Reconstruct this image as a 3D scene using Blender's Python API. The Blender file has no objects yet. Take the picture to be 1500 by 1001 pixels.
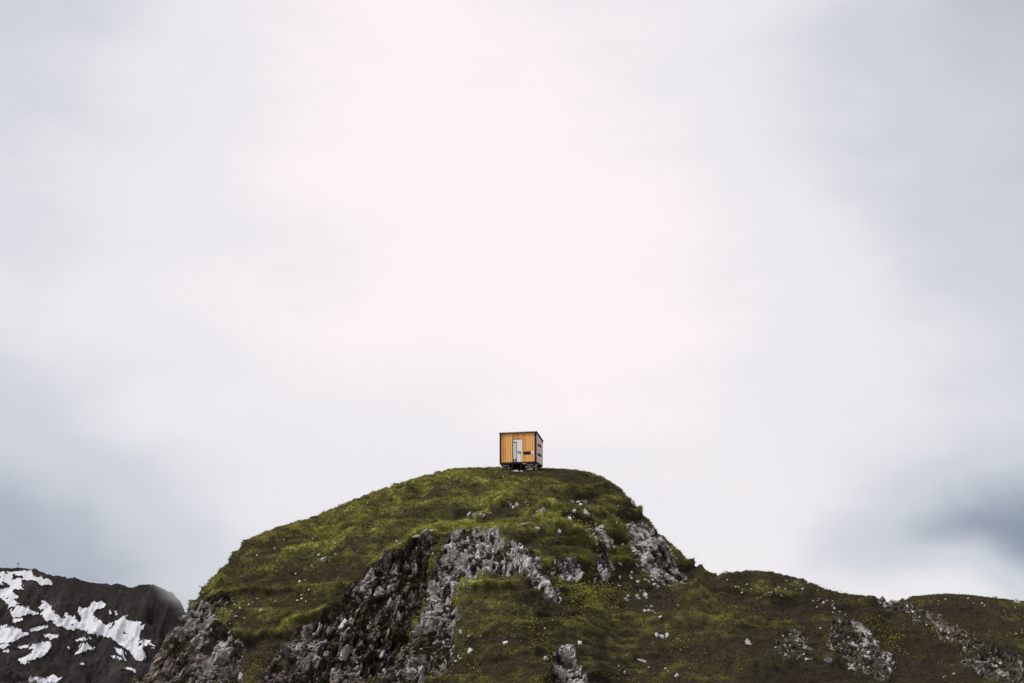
import bpy, bmesh, math, random
import numpy as np
from mathutils import Vector, Matrix, Euler

# ------------------------------------------------------------------ camera, sky, sun, exposure
SC = bpy.context.scene
COL = SC.collection
RAD = math.radians
PITCH = RAD(13.0)
FOC = 50.0
FPX = 1500 * FOC / 36.0

cam_data = bpy.data.cameras.new("camera")
cam_data.lens = FOC
cam_data.sensor_width = 36.0
cam_data.clip_start = 0.1
cam_data.clip_end = 12000
cam = bpy.data.objects.new("camera", cam_data)
COL.objects.link(cam)
cam.location = (0, 0, 0)
cam.rotation_euler = (math.pi / 2 + PITCH, 0, 0)
SC.camera = cam
SC.render.resolution_x = 1024
SC.render.resolution_y = 683

SC.view_settings.view_transform = 'Standard'
SC.view_settings.look = 'None'
SC.view_settings.exposure = 1.25
SC.view_settings.gamma = 1.0

SUN_DIR = Vector((-0.44, -0.19, 0.875)).normalized()      # towards the sun
sun_data = bpy.data.lights.new("sun", 'SUN')
sun_data.energy = 1.5
sun_data.angle = RAD(12)
sun_data.color = (1.0, 0.95, 0.87)
sun = bpy.data.objects.new("sun", sun_data)
COL.objects.link(sun)
sun.rotation_euler = SUN_DIR.to_track_quat('Z', 'Y').to_euler()


def ray(u, v):
    """Direction through a point of the photograph (1500 x 1001)."""
    dx = (u - 750.0) / FPX
    dy = (500.5 - v) / FPX
    return np.array([dx, math.cos(PITCH) - dy * math.sin(PITCH), math.sin(PITCH) + dy * math.cos(PITCH)])


def at(u, v, Y):
    d = ray(u, v)
    return d * (Y / d[1])


def to_px(P):
    """World points (N,3) -> picture coordinates (N,), (N,)."""
    x, y, z = P[..., 0], P[..., 1], P[..., 2]
    dep = y * math.cos(PITCH) + z * math.sin(PITCH)
    up = -y * math.sin(PITCH) + z * math.cos(PITCH)
    dep = np.maximum(dep, 1e-3)
    return 750 + FPX * x / dep, 500.5 - FPX * up / dep


def build_world():
    w = bpy.data.worlds.new("World")
    SC.world = w
    w.use_nodes = True
    nt = w.node_tree
    nt.nodes.clear()
    N, L = nt.nodes.new, nt.links.new

    def math_(op, a, b=None, clamp=False):
        n = N('ShaderNodeMath'); n.operation = op; n.use_clamp = clamp
        for i, s in enumerate((a, b)):
            if s is None:
                continue
            if isinstance(s, (int, float)):
                n.inputs[i].default_value = s
            else:
                L(s, n.inputs[i])
        return n.outputs[0]

    tc = N('ShaderNodeTexCoord')
    warp = N('ShaderNodeTexNoise'); warp.inputs['Scale'].default_value = 3.2; warp.inputs['Detail'].default_value = 5
    warp.inputs['Roughness'].default_value = 0.55
    L(tc.outputs['Generated'], warp.inputs['Vector'])
    sub = N('ShaderNodeVectorMath'); sub.operation = 'SUBTRACT'; sub.inputs[1].default_value = (0.5, 0.5, 0.5)
    L(warp.outputs['Color'], sub.inputs[0])
    scl = N('ShaderNodeVectorMath'); scl.operation = 'SCALE'; scl.inputs['Scale'].default_value = 0.11
    L(sub.outputs[0], scl.inputs[0])
    add = N('ShaderNodeVectorMath'); add.operation = 'ADD'
    L(tc.outputs['Generated'], add.inputs[0]); L(scl.outputs[0], add.inputs[1])
    nrm = N('ShaderNodeVectorMath'); nrm.operation = 'NORMALIZE'
    L(add.outputs[0], nrm.inputs[0])

    warp2 = N('ShaderNodeTexNoise'); warp2.inputs['Scale'].default_value = 7; warp2.inputs['Detail'].default_value = 5
    L(tc.outputs['Generated'], warp2.inputs['Vector'])
    sub2 = N('ShaderNodeVectorMath'); sub2.operation = 'SUBTRACT'; sub2.inputs[1].default_value = (0.5, 0.5, 0.5)
    L(warp2.outputs['Color'], sub2.inputs[0])
    scl2 = N('ShaderNodeVectorMath'); scl2.operation = 'SCALE'; scl2.inputs['Scale'].default_value = 0.07
    L(sub2.outputs[0], scl2.inputs[0])
    add2 = N('ShaderNodeVectorMath'); add2.operation = 'ADD'
    L(tc.outputs['Generated'], add2.inputs[0]); L(scl2.outputs[0], add2.inputs[1])
    nrm2 = N('ShaderNodeVectorMath'); nrm2.operation = 'NORMALIZE'
    L(add2.outputs[0], nrm2.inputs[0])

    def lobe(u, v, sigma_px, amp):
        d = Vector(ray(u, v)).normalized()
        n = N('ShaderNodeVectorMath'); n.operation = 'DOT_PRODUCT'
        n.inputs[1].default_value = d
        L(nrm2.outputs[0], n.inputs[0])
        k = 1.0 / (sigma_px / FPX) ** 2
        e = math_('EXPONENT', math_('MULTIPLY', math_('SUBTRACT', n.outputs['Value'], 1.0), k))
        return math_('MULTIPLY', e, amp)

    # low cloud: streaky noise everywhere
    mp = N('ShaderNodeMapping'); mp.inputs['Scale'].default_value = (1.0, 1.0, 2.6)
    L(nrm.outputs[0], mp.inputs['Vector'])
    cl = N('ShaderNodeTexNoise'); cl.inputs['Scale'].default_value = 2.6; cl.inputs['Detail'].default_value = 4
    cl.inputs['Roughness'].default_value = 0.45
    L(mp.outputs[0], cl.inputs['Vector'])
    cl2 = N('ShaderNodeTexNoise'); cl2.inputs['Scale'].default_value = 9; cl2.inputs['Detail'].default_value = 4
    cl2.inputs['Roughness'].default_value = 0.5
    L(mp.outputs[0], cl2.inputs['Vector'])
    t = math_('ADD', 0.545, math_('MULTIPLY', math_('SUBTRACT', cl.outputs['Fac'], 0.5), 0.22))
    t = math_('ADD', t, math_('MULTIPLY', math_('SUBTRACT', cl2.outputs['Fac'], 0.5), 0.22))
    for a in (
        (590, 130, 470, 0.36), (800, 430, 330, 0.12), (1050, 560, 260, 0.10), (560, 20, 120, 0.05),
        (-20, 790, 150, -0.44), (190, 810, 100, -0.16), (60, 560, 150, 0.10),
        (1520, 0, 260, -0.27), (-30, -10, 240, -0.20), (1480, 330, 200, -0.06),
        (1220, 800, 55, -0.08), (1300, 792, 52, -0.17), (1370, 784, 52, -0.21), (1440, 776, 54, -0.24), (1510, 770, 58, -0.25), (1590, 762, 66, -0.27),
        (1300, 852, 50, 0.20), (1380, 856, 45, 0.14), (1460, 858, 50, 0.20), (1120, 800, 80, 0.10), (1420, 570, 120, 0.06),
    ):
        t = math_('ADD', t, lobe(*a))
    cr = N('ShaderNodeValToRGB')
    cr.color_ramp.interpolation = 'EASE'
    e = cr.color_ramp.elements
    e[0].position = 0.0; e[0].color = (0.20, 0.245, 0.325, 1)
    e[1].position = 1.0; e[1].color = (0.96, 0.872, 0.890, 1)
    m = e.new(0.5); m.color = (0.60, 0.622, 0.678, 1)
    m = e.new(0.78); m.color = (0.81, 0.785, 0.815, 1)
    L(t, cr.inputs['Fac'])

    sky = N('ShaderNodeTexSky'); sky.sky_type = 'NISHITA'; sky.sun_disc = False
    sky.sun_elevation = math.asin(SUN_DIR.z)
    sky.sun_rotation = math.atan2(SUN_DIR.x, SUN_DIR.y)
    b1 = N('ShaderNodeBackground'); b1.inputs['Strength'].default_value = 0.05
    L(sky.outputs[0], b1.inputs['Color'])
    b2 = N('ShaderNodeBackground'); b2.inputs['Strength'].default_value = 0.45
    L(cr.outputs['Color'], b2.inputs['Color'])
    mx = N('ShaderNodeMixShader'); mx.inputs[0].default_value = 0.95      # thick cloud cover
    L(b1.outputs[0], mx.inputs[1]); L(b2.outputs[0], mx.inputs[2])
    out = N('ShaderNodeOutputWorld')
    L(mx.outputs[0], out.inputs['Surface'])


build_world()

# ------------------------------------------------------------------ numpy noise
def _h(ix, iy, iz, seed):
    h = (ix.astype(np.uint32) * np.uint32(374761393) + iy.astype(np.uint32) * np.uint32(668265263)
         + iz.astype(np.uint32) * np.uint32(2147483647) + np.uint32((seed * 974711 + 1013904223) & 0xffffffff))
    h = (h ^ (h >> np.uint32(13))) * np.uint32(1274126177)
    h = (h ^ (h >> np.uint32(16))) * np.uint32(2246822519)
    h = h ^ (h >> np.uint32(15))
    return h.astype(np.float32) / np.float32(4294967295.0)


def vnoise(P, seed=0):
    P = np.asarray(P, np.float32)
    c = np.floor(P)
    f = P - c
    f = f * f * f * (f * (f * 6 - 15) + 10)
    c = c.astype(np.int64)
    r = 0
    for i in (0, 1):
        wx = f[:, 0] if i else 1 - f[:, 0]
        for j in (0, 1):
            wy = f[:, 1] if j else 1 - f[:, 1]
            for k in (0, 1):
                wz = f[:, 2] if k else 1 - f[:, 2]
                r = r + wx * wy * wz * _h(c[:, 0] + i, c[:, 1] + j, c[:, 2] + k, seed)
    return r * 2 - 1


def fbm(P, octaves=4, seed=0, gain=0.5):
    P = np.asarray(P, np.float32)
    a, s, tot = 1.0, 0.0, 0.0
    for o in range(octaves):
        s = s + a * vnoise(P * (2.03 ** o) + 17.3 * o, seed + o)
        tot += a
        a *= gain
    return s / tot


def worley(P, seed=0, blocky=False):
    P = np.asarray(P, np.float32)
    c = np.floor(P).astype(np.int64)
    n = len(P)
    f1 = np.full(n, 9.0, np.float32); f2 = np.full(n, 9.0, np.float32); rid = np.zeros(n, np.float32)
    for i in (-1, 0, 1):
        for j in (-1, 0, 1):
            for k in (-1, 0, 1):
                a, b, d = c[:, 0] + i, c[:, 1] + j, c[:, 2] + k
                q = np.stack([a + _h(a, b, d, seed), b + _h(a, b, d, seed + 7), d + _h(a, b, d, seed + 13)], 1)
                dd = np.abs(q - P).max(1) if blocky else np.sqrt(((q - P) ** 2).sum(1))
                nearer = dd < f1
                f2 = np.where(nearer, f1, np.minimum(f2, dd))
                rid = np.where(nearer, _h(a, b, d, seed + 29), rid)
                f1 = np.where(nearer, dd, f1)
    return f1, f2, rid


# ------------------------------------------------------------------ shape of the hill
ctrl = []
def C(*pts):
    for u, v, Y in pts:
        ctrl.append(at(u, v, Y))
def crest(*pts, back=5.0, fall=2.2):
    for u, v, Y in pts:
        p = at(u, v, Y)
        ctrl.append(p)
        s = p[2] / p[1]
        for b, fl in ((back, fall), (back * 2.6, fall * 3.4)):
            ctrl.append(np.array([p[0], p[1] + b, s * (p[1] + b) - fl]))

# skyline of the main hill
crest((205, 1001, 100), (230, 955, 102), (255, 915, 104), (280, 885, 105.5), (300, 858, 106.5), (325, 833, 107.3),
      (342, 812, 107.8), (357, 794, 108.3), (400, 776, 110), (460, 756, 112), (510, 737, 113), (560, 718, 114.2),
      (610, 702, 115.2), (660, 689, 116.2), (715, 688, 117.5), (765, 688, 118), (815, 689, 118), (860, 693, 117.5),
      (895, 708, 116.8), (925, 735, 116.2), (950, 766, 115.5), (985, 800, 114.4), (1012, 822, 113.8), (1036, 839, 113.2),
      (1060, 858, 113))
# upper slopes
C((765, 692, 114.2), (720, 694, 113.6), (820, 696, 113.6), (765, 712, 110.2), (765, 740, 106), (850, 742, 107.6), (900, 765, 110.2), (660, 735, 107.6),
  (700, 715, 110.3), (840, 715, 111.5), (560, 757, 107.8), (460, 792, 106.6), (510, 770, 107.6), (620, 765, 105.2), (600, 740, 109.5))
C((400, 805, 105.6), (400, 850, 101.8), (470, 850, 100.4), (400, 900, 98.6), (470, 820, 103.4), (540, 800, 103.2),
  (430, 925, 97.0), (400, 970, 95.6), (380, 1001, 94.6), (360, 850, 103.2), (350, 900, 100.6), (520, 830, 100.6))
# cliff left of the gully
C((545, 832, 99.2), (580, 806, 101.4), (625, 786, 103.4), (680, 770, 104.6), (520, 850, 98.6), (480, 900, 97.0), (450, 950, 95.6),
  (430, 1001, 94.4), (540, 900, 97.0), (520, 950, 95.8), (500, 1001, 94.8), (590, 830, 101.2), (585, 860, 100.0), (575, 900, 98.8), (560, 950, 97.0),
  (545, 1001, 95.6), (620, 815, 102.8), (610, 850, 101.2), (605, 890, 99.6), (590, 940, 97.4), (570, 990, 95.8))
# rocky spur
C((720, 785, 101.6), (750, 765, 104.0), (660, 795, 102.6), (655, 840, 99.4), (645, 880, 97.0), (630, 930, 94.6), (610, 990, 92.6), (690, 845, 97.6),
  (680, 890, 94.8), (670, 940, 92.4), (655, 1001, 90.0), (740, 825, 98.4), (740, 850, 96.0), (740, 900, 92.6), (730, 950, 89.6),
  (720, 1001, 87.0), (770, 820, 99.2), (790, 850, 96.8), (800, 880, 95.6), (800, 930, 92.2), (790, 1001, 87.6), (780, 790, 101.6))
# right of the spur and the trough
C((800, 770, 103.8), (830, 800, 102.8), (825, 835, 100.8), (850, 860, 100.6), (860, 820, 103.6), (880, 790, 106.6), (835, 885, 97.4),
  (850, 950, 92.0), (850, 1001, 89.0), (900, 950, 94.0), (900, 900, 98.4), (945, 885, 102.6), (900, 860, 102.4), (945, 858, 106.2),
  (1000, 862, 109.0), (1020, 852, 110.8), (950, 815, 110.4), (920, 790, 110.0), (980, 838, 110.8), (900, 830, 105.6), (960, 790, 112.8))
# nearer right hill
crest((1042, 845, 104.2), (1070, 839, 104.4), (1100, 837, 104.6), (1150, 843, 104.8), (1200, 861, 104.6), (1250, 872, 104.4),
      (1320, 881, 104.0), (1350, 895, 103.0), back=4.0, fall=1.6)
C((1005, 868, 104.4), (1050, 880, 101.6), (1000, 900, 100.4), (1100, 870, 101.4), (1100, 920, 97.2), (1200, 900, 100.4), (1300, 920, 100.0),
  (1165, 925, 97.4), (1165, 965, 95.2), (1240, 912, 98.8), (1260, 975, 95.4), (1100, 980, 92.2), (1000, 960, 94.2), (1000, 1001, 91.2),
  (1100, 1001, 90.6), (1200, 1001, 92.4), (1300, 1001, 93.0), (1400, 1001, 93.6), (1500, 1005, 94.4), (950, 1001, 90.6), (1330, 950, 98.0),
  (1385, 918, 101.6), (1435, 950, 99.4), (1500, 985, 97.0), (1400, 960, 97.0))
# farther right hill
crest((1330, 878, 119), (1400, 872, 120.5), (1450, 877, 121), (1500, 881, 121.5), (1580, 890, 122), (1700, 905, 122))
C((1420, 905, 114.0), (1470, 920, 111.5), (1530, 940, 109), (1600, 960, 107))
# left cliff
C((300, 900, 103.6), (275, 945, 101.0), (320, 950, 98.8), (300, 1001, 96.6), (245, 1001, 98.8), (340, 1001, 95.4))
# ground that the picture does not show
for x in (-60, -45, -30, -15, 0, 15, 30, 45, 60, 75):
    for y, z in ((80, -6.5), (66, -13.0), (45, -17.0)):
        ctrl.append(np.array([x * (y / 90.0), y, z - 0.02 * abs(x)]))
for x, y, z in ((-45, 100, -16), (-60, 110, -24), (-45, 120, -16), (-60, 140, -28), (-40, 150, -16), (-10, 160, -14), (20, 160, -12),
                (50, 160, -6), (75, 150, -4), (75, 100, -6), (75, 120, 2), (-75, 90, -28), (-75, 170, -34), (85, 170, -12), (10, 175, -22)):
    ctrl.append(np.array([x, y, z], float))
ctrl = np.array(ctrl)

GX0, GX1, GY0, GY1, GS = -80.0, 92.0, 40.0, 176.0, 0.4
gx = np.arange(GX0, GX1 + 1e-6, GS); gy = np.arange(GY0, GY1 + 1e-6, GS)


def rbf_grid():
    n = len(ctrl)
    xy = ctrl[:, :2]
    A = np.sqrt(((xy[:, None] - xy[None]) ** 2).sum(2))
    A = -A + np.eye(n) * 0.02
    P = np.c_[np.ones(n), xy]
    M = np.zeros((n + 3, n + 3)); M[:n, :n] = A; M[:n, n:] = P; M[n:, :n] = P.T
    w = np.linalg.solve(M, np.r_[ctrl[:, 2], 0, 0, 0])
    H = np.zeros((len(gx), len(gy)))
    for i, x in enumerate(gx):
        d = np.sqrt((x - xy[:, 0])[None] ** 2 + (gy[:, None] - xy[None, :, 1]) ** 2)
        H[i] = -d @ w[:n] + w[n] + w[n + 1] * x + w[n + 2] * gy
    for _ in range(4):                                  # soften the kinks at the control points
        Q = np.pad(H, 1, mode='edge')
        H = (Q[:-2, 1:-1] + Q[2:, 1:-1] + Q[1:-1, :-2] + Q[1:-1, 2:] + 2 * H) / 6
    return H


HG = rbf_grid()


def base_h(x, y):
    fx = np.clip((x - GX0) / GS, 0, len(gx) - 1.001); fy = np.clip((y - GY0) / GS, 0, len(gy) - 1.001)
    i = fx.astype(int); j = fy.astype(int); a = fx - i; b = fy - j
    return (HG[i, j] * (1 - a) * (1 - b) + HG[i + 1, j] * a * (1 - b) + HG[i, j + 1] * (1 - a) * b + HG[i + 1, j + 1] * a * b)


# where the rock comes to the surface, as outlines on the slope
ROCK = [
    ("dark weathered rock face at the foot of the steep outer shoulder beside the snowy mountain",
     [(225, 960), (255, 912), (285, 878), (305, 868), (325, 866), (350, 880), (320, 905), (335, 925), (356, 942), (352, 975), (362, 1010), (195, 1010)]),
    ("tall shadowed brown-grey cliff below the grassy brow with a dark gully beside it",
     [(518, 850), (545, 830), (565, 815), (590, 804), (625, 789), (650, 792), (628, 830), (622, 868), (606, 905), (590, 960), (575, 1010), (370, 1010),
      (402, 965), (430, 930), (465, 910), (490, 885)]),
    ("pale jagged limestone rib forming the edge of the central grassy spur",
     [(652, 792), (672, 778), (690, 782), (722, 780), (745, 795), (742, 812), (765, 822), (768, 840), (745, 842), (725, 838), (708, 842), (695, 856), (680, 866), (664, 882),
      (664, 890), (680, 900), (668, 925), (662, 962), (640, 985), (615, 1010), (565, 1010), (595, 960), (612, 915), (628, 870), (640, 835)]),
    ("arc of white rock blocks curling over the top of the central spur",
     [(735, 792), (762, 794), (780, 812), (792, 832), (803, 852), (818, 872), (818, 888), (800, 882), (788, 868), (776, 850), (765, 835), (750, 812)]),
    ("streaked pale slabs low on the flank above the saddle",
     [(910, 768), (935, 760), (955, 772), (968, 792), (990, 826), (1010, 846), (1004, 862), (985, 860), (955, 848), (932, 832), (918, 806), (925, 790)]),
    ("narrow pale rock streak running down the slope next to the streaked slabs",
     [(862, 770), (880, 776), (892, 798), (884, 815), (892, 850), (882, 856), (868, 832), (874, 805)]),
    ("small dark-gapped outcrop at the lower end of a grassy crease below the spur top",
     [(803, 826), (828, 818), (852, 836), (850, 852), (822, 856), (806, 842)]),
    ("low mound of grey broken stone on the face of the smaller hill",
     [(1138, 950), (1150, 932), (1166, 922), (1180, 938), (1192, 962), (1165, 972), (1135, 965)]),
    ("broad rubbly grey outcrop beside the low stone mound on the smaller hill",
     [(1212, 918), (1242, 908), (1272, 926), (1288, 952), (1312, 978), (1290, 992), (1245, 978), (1222, 960), (1215, 940)]),
    ("line of grey rocks descending from the notch between the smaller hill and the farther ridge",
     [(1285, 870), (1318, 880), (1355, 898), (1385, 912), (1412, 924), (1438, 950), (1418, 958), (1385, 942), (1360, 916), (1310, 892), (1285, 880)]),
    ("pale outcrop low in the grass under the farther ridge",
     [(1412, 966), (1448, 958), (1490, 975), (1515, 995), (1515, 1010), (1470, 1010), (1440, 985)]),
    ("white rock outcrop in the grass at the foot of the central spur",
     [(806, 985), (815, 952), (832, 952), (846, 978), (860, 1010), (800, 1010)]),
]
RS = 2
RW, RH = 1500 // RS + 40, 1040 // RS


def raster(poly, w, h, s, ox=0):
    m = np.zeros((h, w), bool)
    P = np.array(poly, float)
    X = (np.arange(w) * s - ox)[None, :].astype(float); Y = (np.arange(h) * s)[:, None].astype(float)
    for (x0, y0), (x1, y1) in zip(P, np.roll(P, -1, 0)):
        if y0 == y1:
            continue
        c = ((Y >= min(y0, y1)) & (Y < max(y0, y1)))
        xi = x0 + (Y - y0) * (x1 - x0) / (y1 - y0)
        m ^= (c & (X < xi))
    return m


def blur(a, n):
    for _ in range(n):
        Q = np.pad(a, 1, mode='edge')
        a = (Q[:-2, 1:-1] + Q[2:, 1:-1] + Q[1:-1, :-2] + Q[1:-1, 2:] + a) / 5
    return a


MID = np.zeros((RH, RW), np.int32)
MF = np.zeros((RH, RW), np.float32)
for k, (_, poly) in enumerate(ROCK):
    m = raster(poly, RW, RH, RS, 20)
    MID[m & (MID == 0)] = k + 1
    MF = np.maximum(MF, blur(m.astype(np.float32), 6))
for _ in range(6):                                       # spread the ids a little past the outlines
    Q = np.pad(MID, 1)
    for s in (Q[:-2, 1:-1], Q[2:, 1:-1], Q[1:-1, :-2], Q[1:-1, 2:]):
        MID = np.where(MID == 0, s, MID)


def mask_at(P):
    u, v = to_px(P)
    i = ((u + 20) / RS).astype(int); j = (v / RS).astype(int)
    ok = (i >= 0) & (i < RW) & (j >= 0) & (j < RH) & (P[:, 1] < 117) & (P[:, 1] > 80)
    i = np.clip(i, 0, RW - 1); j = np.clip(j, 0, RH - 1)
    return np.where(ok, MF[j, i], 0), np.where(ok, MID[j, i], 0)


def lean_at(x):
    """How far the joints of the rock lean, in metres sideways for a metre of height: they fan out over the hill."""
    return np.clip(0.30 - 0.055 * (x + 8), -0.45, 0.34)


# fine grid: columns in x, points spread by the length of the slope
FX = np.arange(-36, 46.01, 0.10)
ys = np.arange(62, 132, 0.1)
NR = 640
XX = np.repeat(FX[:, None], NR, 1)
YY = np.zeros_like(XX)
for i, x in enumerate(FX):
    z = base_h(np.full_like(ys, x), ys)
    ds = np.sqrt(0.1 ** 2 + np.diff(z) ** 2) * np.where((ys[:-1] > 84) & (ys[:-1] < 119), 1.0, 0.22)
    s = np.r_[0, np.cumsum(ds)]
    YY[i] = np.interp(np.linspace(0, s[-1], NR), s, ys)
ZZ = base_h(XX, YY)
V = np.stack([XX, YY, ZZ], 2)
tx = np.gradient(V, axis=0); ty = np.gradient(V, axis=1)
NB = np.cross(tx, ty); NB /= np.linalg.norm(NB, axis=2, keepdims=True)
shape2 = V.shape[:2]
Vf = V.reshape(-1, 3); Nf = NB.reshape(-1, 3)
mf, mid = mask_at(Vf)
Pn = Vf * np.array([1, 1, 1.0])
edge_noise = fbm(Vf * np.array([1.5, 0.8, 0.7]), 4, 5, 0.6)
lx = Vf[:, 0] - lean_at(Vf[:, 0]) * Vf[:, 2]
streaks = fbm(np.stack([lx * 1.5, Vf[:, 1] * 0.5, Vf[:, 2] * 0.22], 1), 4, 6, 0.6)
edge_noise = np.where(np.isin(mid, (5, 6)), streaks * 1.35 - 0.05, np.where(np.isin(mid, (1, 2, 3)), 0.5 * edge_noise + 0.7 * streaks, edge_noise))
rock = np.clip((mf + np.where(np.isin(mid, (8, 9, 10, 11)), 1.25, 0.85) * edge_noise - 0.46) * 5, 0, 1) * (mf > 0.02)
# hummocks and small sheep terraces in the turf
hum = 0.62 * fbm(Vf * np.array([0.26, 0.20, 0.26]), 3, 11) + 0.13 * fbm(Vf * np.array([0.75, 0.75, 1.4]), 3, 21)
ter = fbm(np.stack([Vf[:, 0] * 0.16 + Vf[:, 1] * 0.10, Vf[:, 1] * 0.12, Vf[:, 2] * 1.25], 1), 3, 31)
fold = np.clip(1 - 3.4 * np.abs(fbm(np.stack([Vf[:, 0] * 0.11 + 0.05 * Vf[:, 1], Vf[:, 1] * 0.09, Vf[:, 2] * 0.62], 1), 3, 35)), -0.6, 1)   # lips of turf along the slope
tuss = 0.085 * (1 - 2 * np.abs(fbm(Vf * np.array([1.3, 1.3, 2.4]), 3, 41)))
LIPS = [[(540, 833), (580, 806), (620, 787), (660, 772), (700, 758), (735, 742)], [(788, 768), (815, 776), (845, 792), (865, 806)], [(420, 815), (460, 805), (520, 796)],
        [(985, 868), (1015, 858), (1042, 845)], [(500, 885), (460, 905), (420, 918)], [(668, 866), (700, 862), (745, 862)], [(790, 745), (805, 752), (815, 762)]]
ul, vl = to_px(Vf)
lip = np.zeros(len(Vf))
for pl in LIPS:
    for (x0, y0), (x1, y1) in zip(pl[:-1], pl[1:]):
        k_ = np.clip(((ul - x0) * (x1 - x0) + (vl - y0) * (y1 - y0)) / ((x1 - x0) ** 2 + (y1 - y0) ** 2), 0, 1)
        dd = np.hypot(ul - x0 - k_ * (x1 - x0), (vl - y0 - k_ * (y1 - y0)) * 1.2)
        lip = np.maximum(lip, np.exp(-(dd / 5.5) ** 2))
lip *= (Vf[:, 1] > 85) & (Vf[:, 1] < 112)
disp = (hum * 1.1 + 0.45 * ter + 0.24 * fold + tuss * 1.3) * (1 - 0.7 * rock) + 0.60 * lip
crestfade = np.clip((119.0 - Vf[:, 1]) / 3.0, 0, 1) * 0.75 + 0.25
disp = disp + 0.10 * np.abs(vnoise(Vf * np.array([1.7, 1.7, 3.0]), 45)) * (1 - rock)
disp = disp * crestfade
cab_xy = at(765, 680, 115.6)
near_cab = np.exp(-(((Vf[:, 0] - cab_xy[0]) / 4.5) ** 2 + ((Vf[:, 1] - cab_xy[1]) / 4.0) ** 2))
disp = disp * (1 - 0.85 * near_cab) - 0.20 * near_cab
# broken rock: slabs and flakes standing on end
ri = np.where(rock > 0.02)[0]
Pr = Vf[ri].copy()
Pr += 0.22 * np.stack([fbm(Pr * 0.7, 3, 51), fbm(Pr * 0.7, 3, 52), fbm(Pr * 0.7, 3, 53)], 1)
Pr[:, 0] -= lean_at(Vf[ri, 0]) * Pr[:, 2]
d = np.zeros(len(ri))
dirt = np.zeros(len(Vf), np.float32)
dirt_ = np.zeros(len(ri))
d += 0.45 * fbm(Pr * np.array([0.5, 0.5, 0.16]), 3, 55)
d += 0.60 * (0.6 - 2.2 * np.abs(fbm(Pr * np.array([0.85, 0.7, 0.20]), 4, 57)))
d += 0.30 * (0.6 - 2.2 * np.abs(fbm(Pr * np.array([2.2, 1.8, 0.55]), 4, 58)))
for (sx, sz, amp, rid, sd) in ((0.95, 4.2, 0.40, 0.32, 61), (0.46, 2.1, 0.28, 0.24, 71), (0.25, 0.95, 0.14, 0.10, 81)):
    f1, f2, r = worley(Pr / np.array([sx, sx * 1.3, sz]), sd, True)
    ck = np.clip(1 - (f2 - f1) * 9, 0, 1)
    d += amp * (r - 0.45) - rid * ck
    dirt_ += (0.5 * np.clip((0.30 - r) * 5, 0, 1) + 0.45 * ck) * (0.6 if sd == 81 else 1)
dirt_ += 1.1 * fbm(Pr * np.array([0.8, 0.8, 0.28]), 4, 95) + 0.12
dirt_ += 0.34 * np.isin(mid[ri], (8, 9, 10, 11)) + 0.08 * np.isin(mid[ri], (1, 2)) - 0.12 * np.isin(mid[ri], (3, 4, 5))
dirt[ri] = np.clip(dirt_, 0, 1)
Nr = Nf[ri] + np.array([0, -0.45, 0.0]); Nr /= np.linalg.norm(Nr, axis=1, keepdims=True)
Vd = Vf + Nf * disp[:, None]
d *= np.where(np.isin(mid[ri], (8, 9, 10, 11)), 0.5, 1.0)
Vd[ri] += Nr * (d * rock[ri])[:, None]
SKY = np.array([(205, 1001), (230, 955), (255, 915), (280, 884), (300, 858), (322, 836), (340, 815), (357, 793), (400, 775), (430, 766), (460, 757), (510, 736), (560, 716), (610, 701), (660, 687), (690, 686), (740, 685),
                (800, 687), (835, 688), (862, 692), (880, 698), (895, 706), (910, 718), (925, 733), (938, 744), (950, 762), (965, 780), (985, 799), (1010, 820), (1030, 829), (1042, 842), (1060, 839), (1100, 836), (1130, 838), (1165, 846), (1185, 852),
                (1200, 860), (1225, 867), (1250, 871), (1285, 874), (1310, 880), (1325, 877), (1345, 873), (1390, 870), (1430, 873), (1460, 877), (1500, 881), (1560, 886)], float)
for _ in range(3):                                       # settle the crest on the skyline of the place
    us, vs_ = to_px(Vd)
    ub = np.round(us / 3).astype(int)
    okb = (ub >= 68) & (ub <= 518) & (Vd[:, 1] > 84) & (Vd[:, 1] < 128)
    sk = np.full(600, 2000.0); np.minimum.at(sk, ub[okb], vs_[okb])
    kk = np.arange(68, 519)
    dl = np.interp(kk * 3.0, SKY[:, 0], SKY[:, 1]) - sk[68:519]
    dl = np.clip(np.convolve(np.pad(dl, 3, mode='edge'), np.ones(7) / 7, 'valid'), -40, 40)
    dv = np.interp(us, kk * 3.0, dl); s0 = np.interp(us, kk * 3.0, sk[68:519])
    wgt = np.exp(-np.clip((vs_ - s0) / 45.0, 0, None) ** 2) * okb
    Vd[:, 2] -= dv * wgt * Vd[:, 1] / FPX
tone = -0.10 - 0.30 * np.clip((5 - Vf[:, 2]) / 5, 0, 1) + 0.14 * np.clip((Vf[:, 2] - 7) / 5, 0, 1) - 0.36 * np.clip((Vf[:, 0] - 8) / 6, 0, 1) + (0.60 * fbm(Vf * np.array([0.22, 0.22, 0.5]), 4, 101) + 0.75 * fbm(Vf * np.array([0.9, 0.9, 2.4]), 3, 111)) + 0.45 * ter + 0.40 * fold + 0.85 * lip + 0.32 * vnoise(Vf * np.array([1.9, 1.9, 3.2]), 121)   # turf mottling; lit lips, folds, top and shaded low, right slopes are painted in
stain_shade = np.clip(0.42 + 1.4 * fbm(Vf * np.array([0.16, 0.16, 0.10]), 3, 97) + 0.42 * np.isin(mid, (1, 2)) + 0.15 * np.isin(mid, (8, 9, 10)) - 0.30 * np.isin(mid, (3, 4, 5, 6, 12)), 0, 1)   # brown weathering, with the left cliffs' shade put into the colour as extra brown
VD = Vd.reshape(*shape2, 3)
tx = np.gradient(VD, axis=0); ty = np.gradient(VD, axis=1)
ND = np.cross(tx, ty); ND /= np.linalg.norm(ND, axis=2, keepdims=True)
NDf = ND.reshape(-1, 3)

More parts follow.
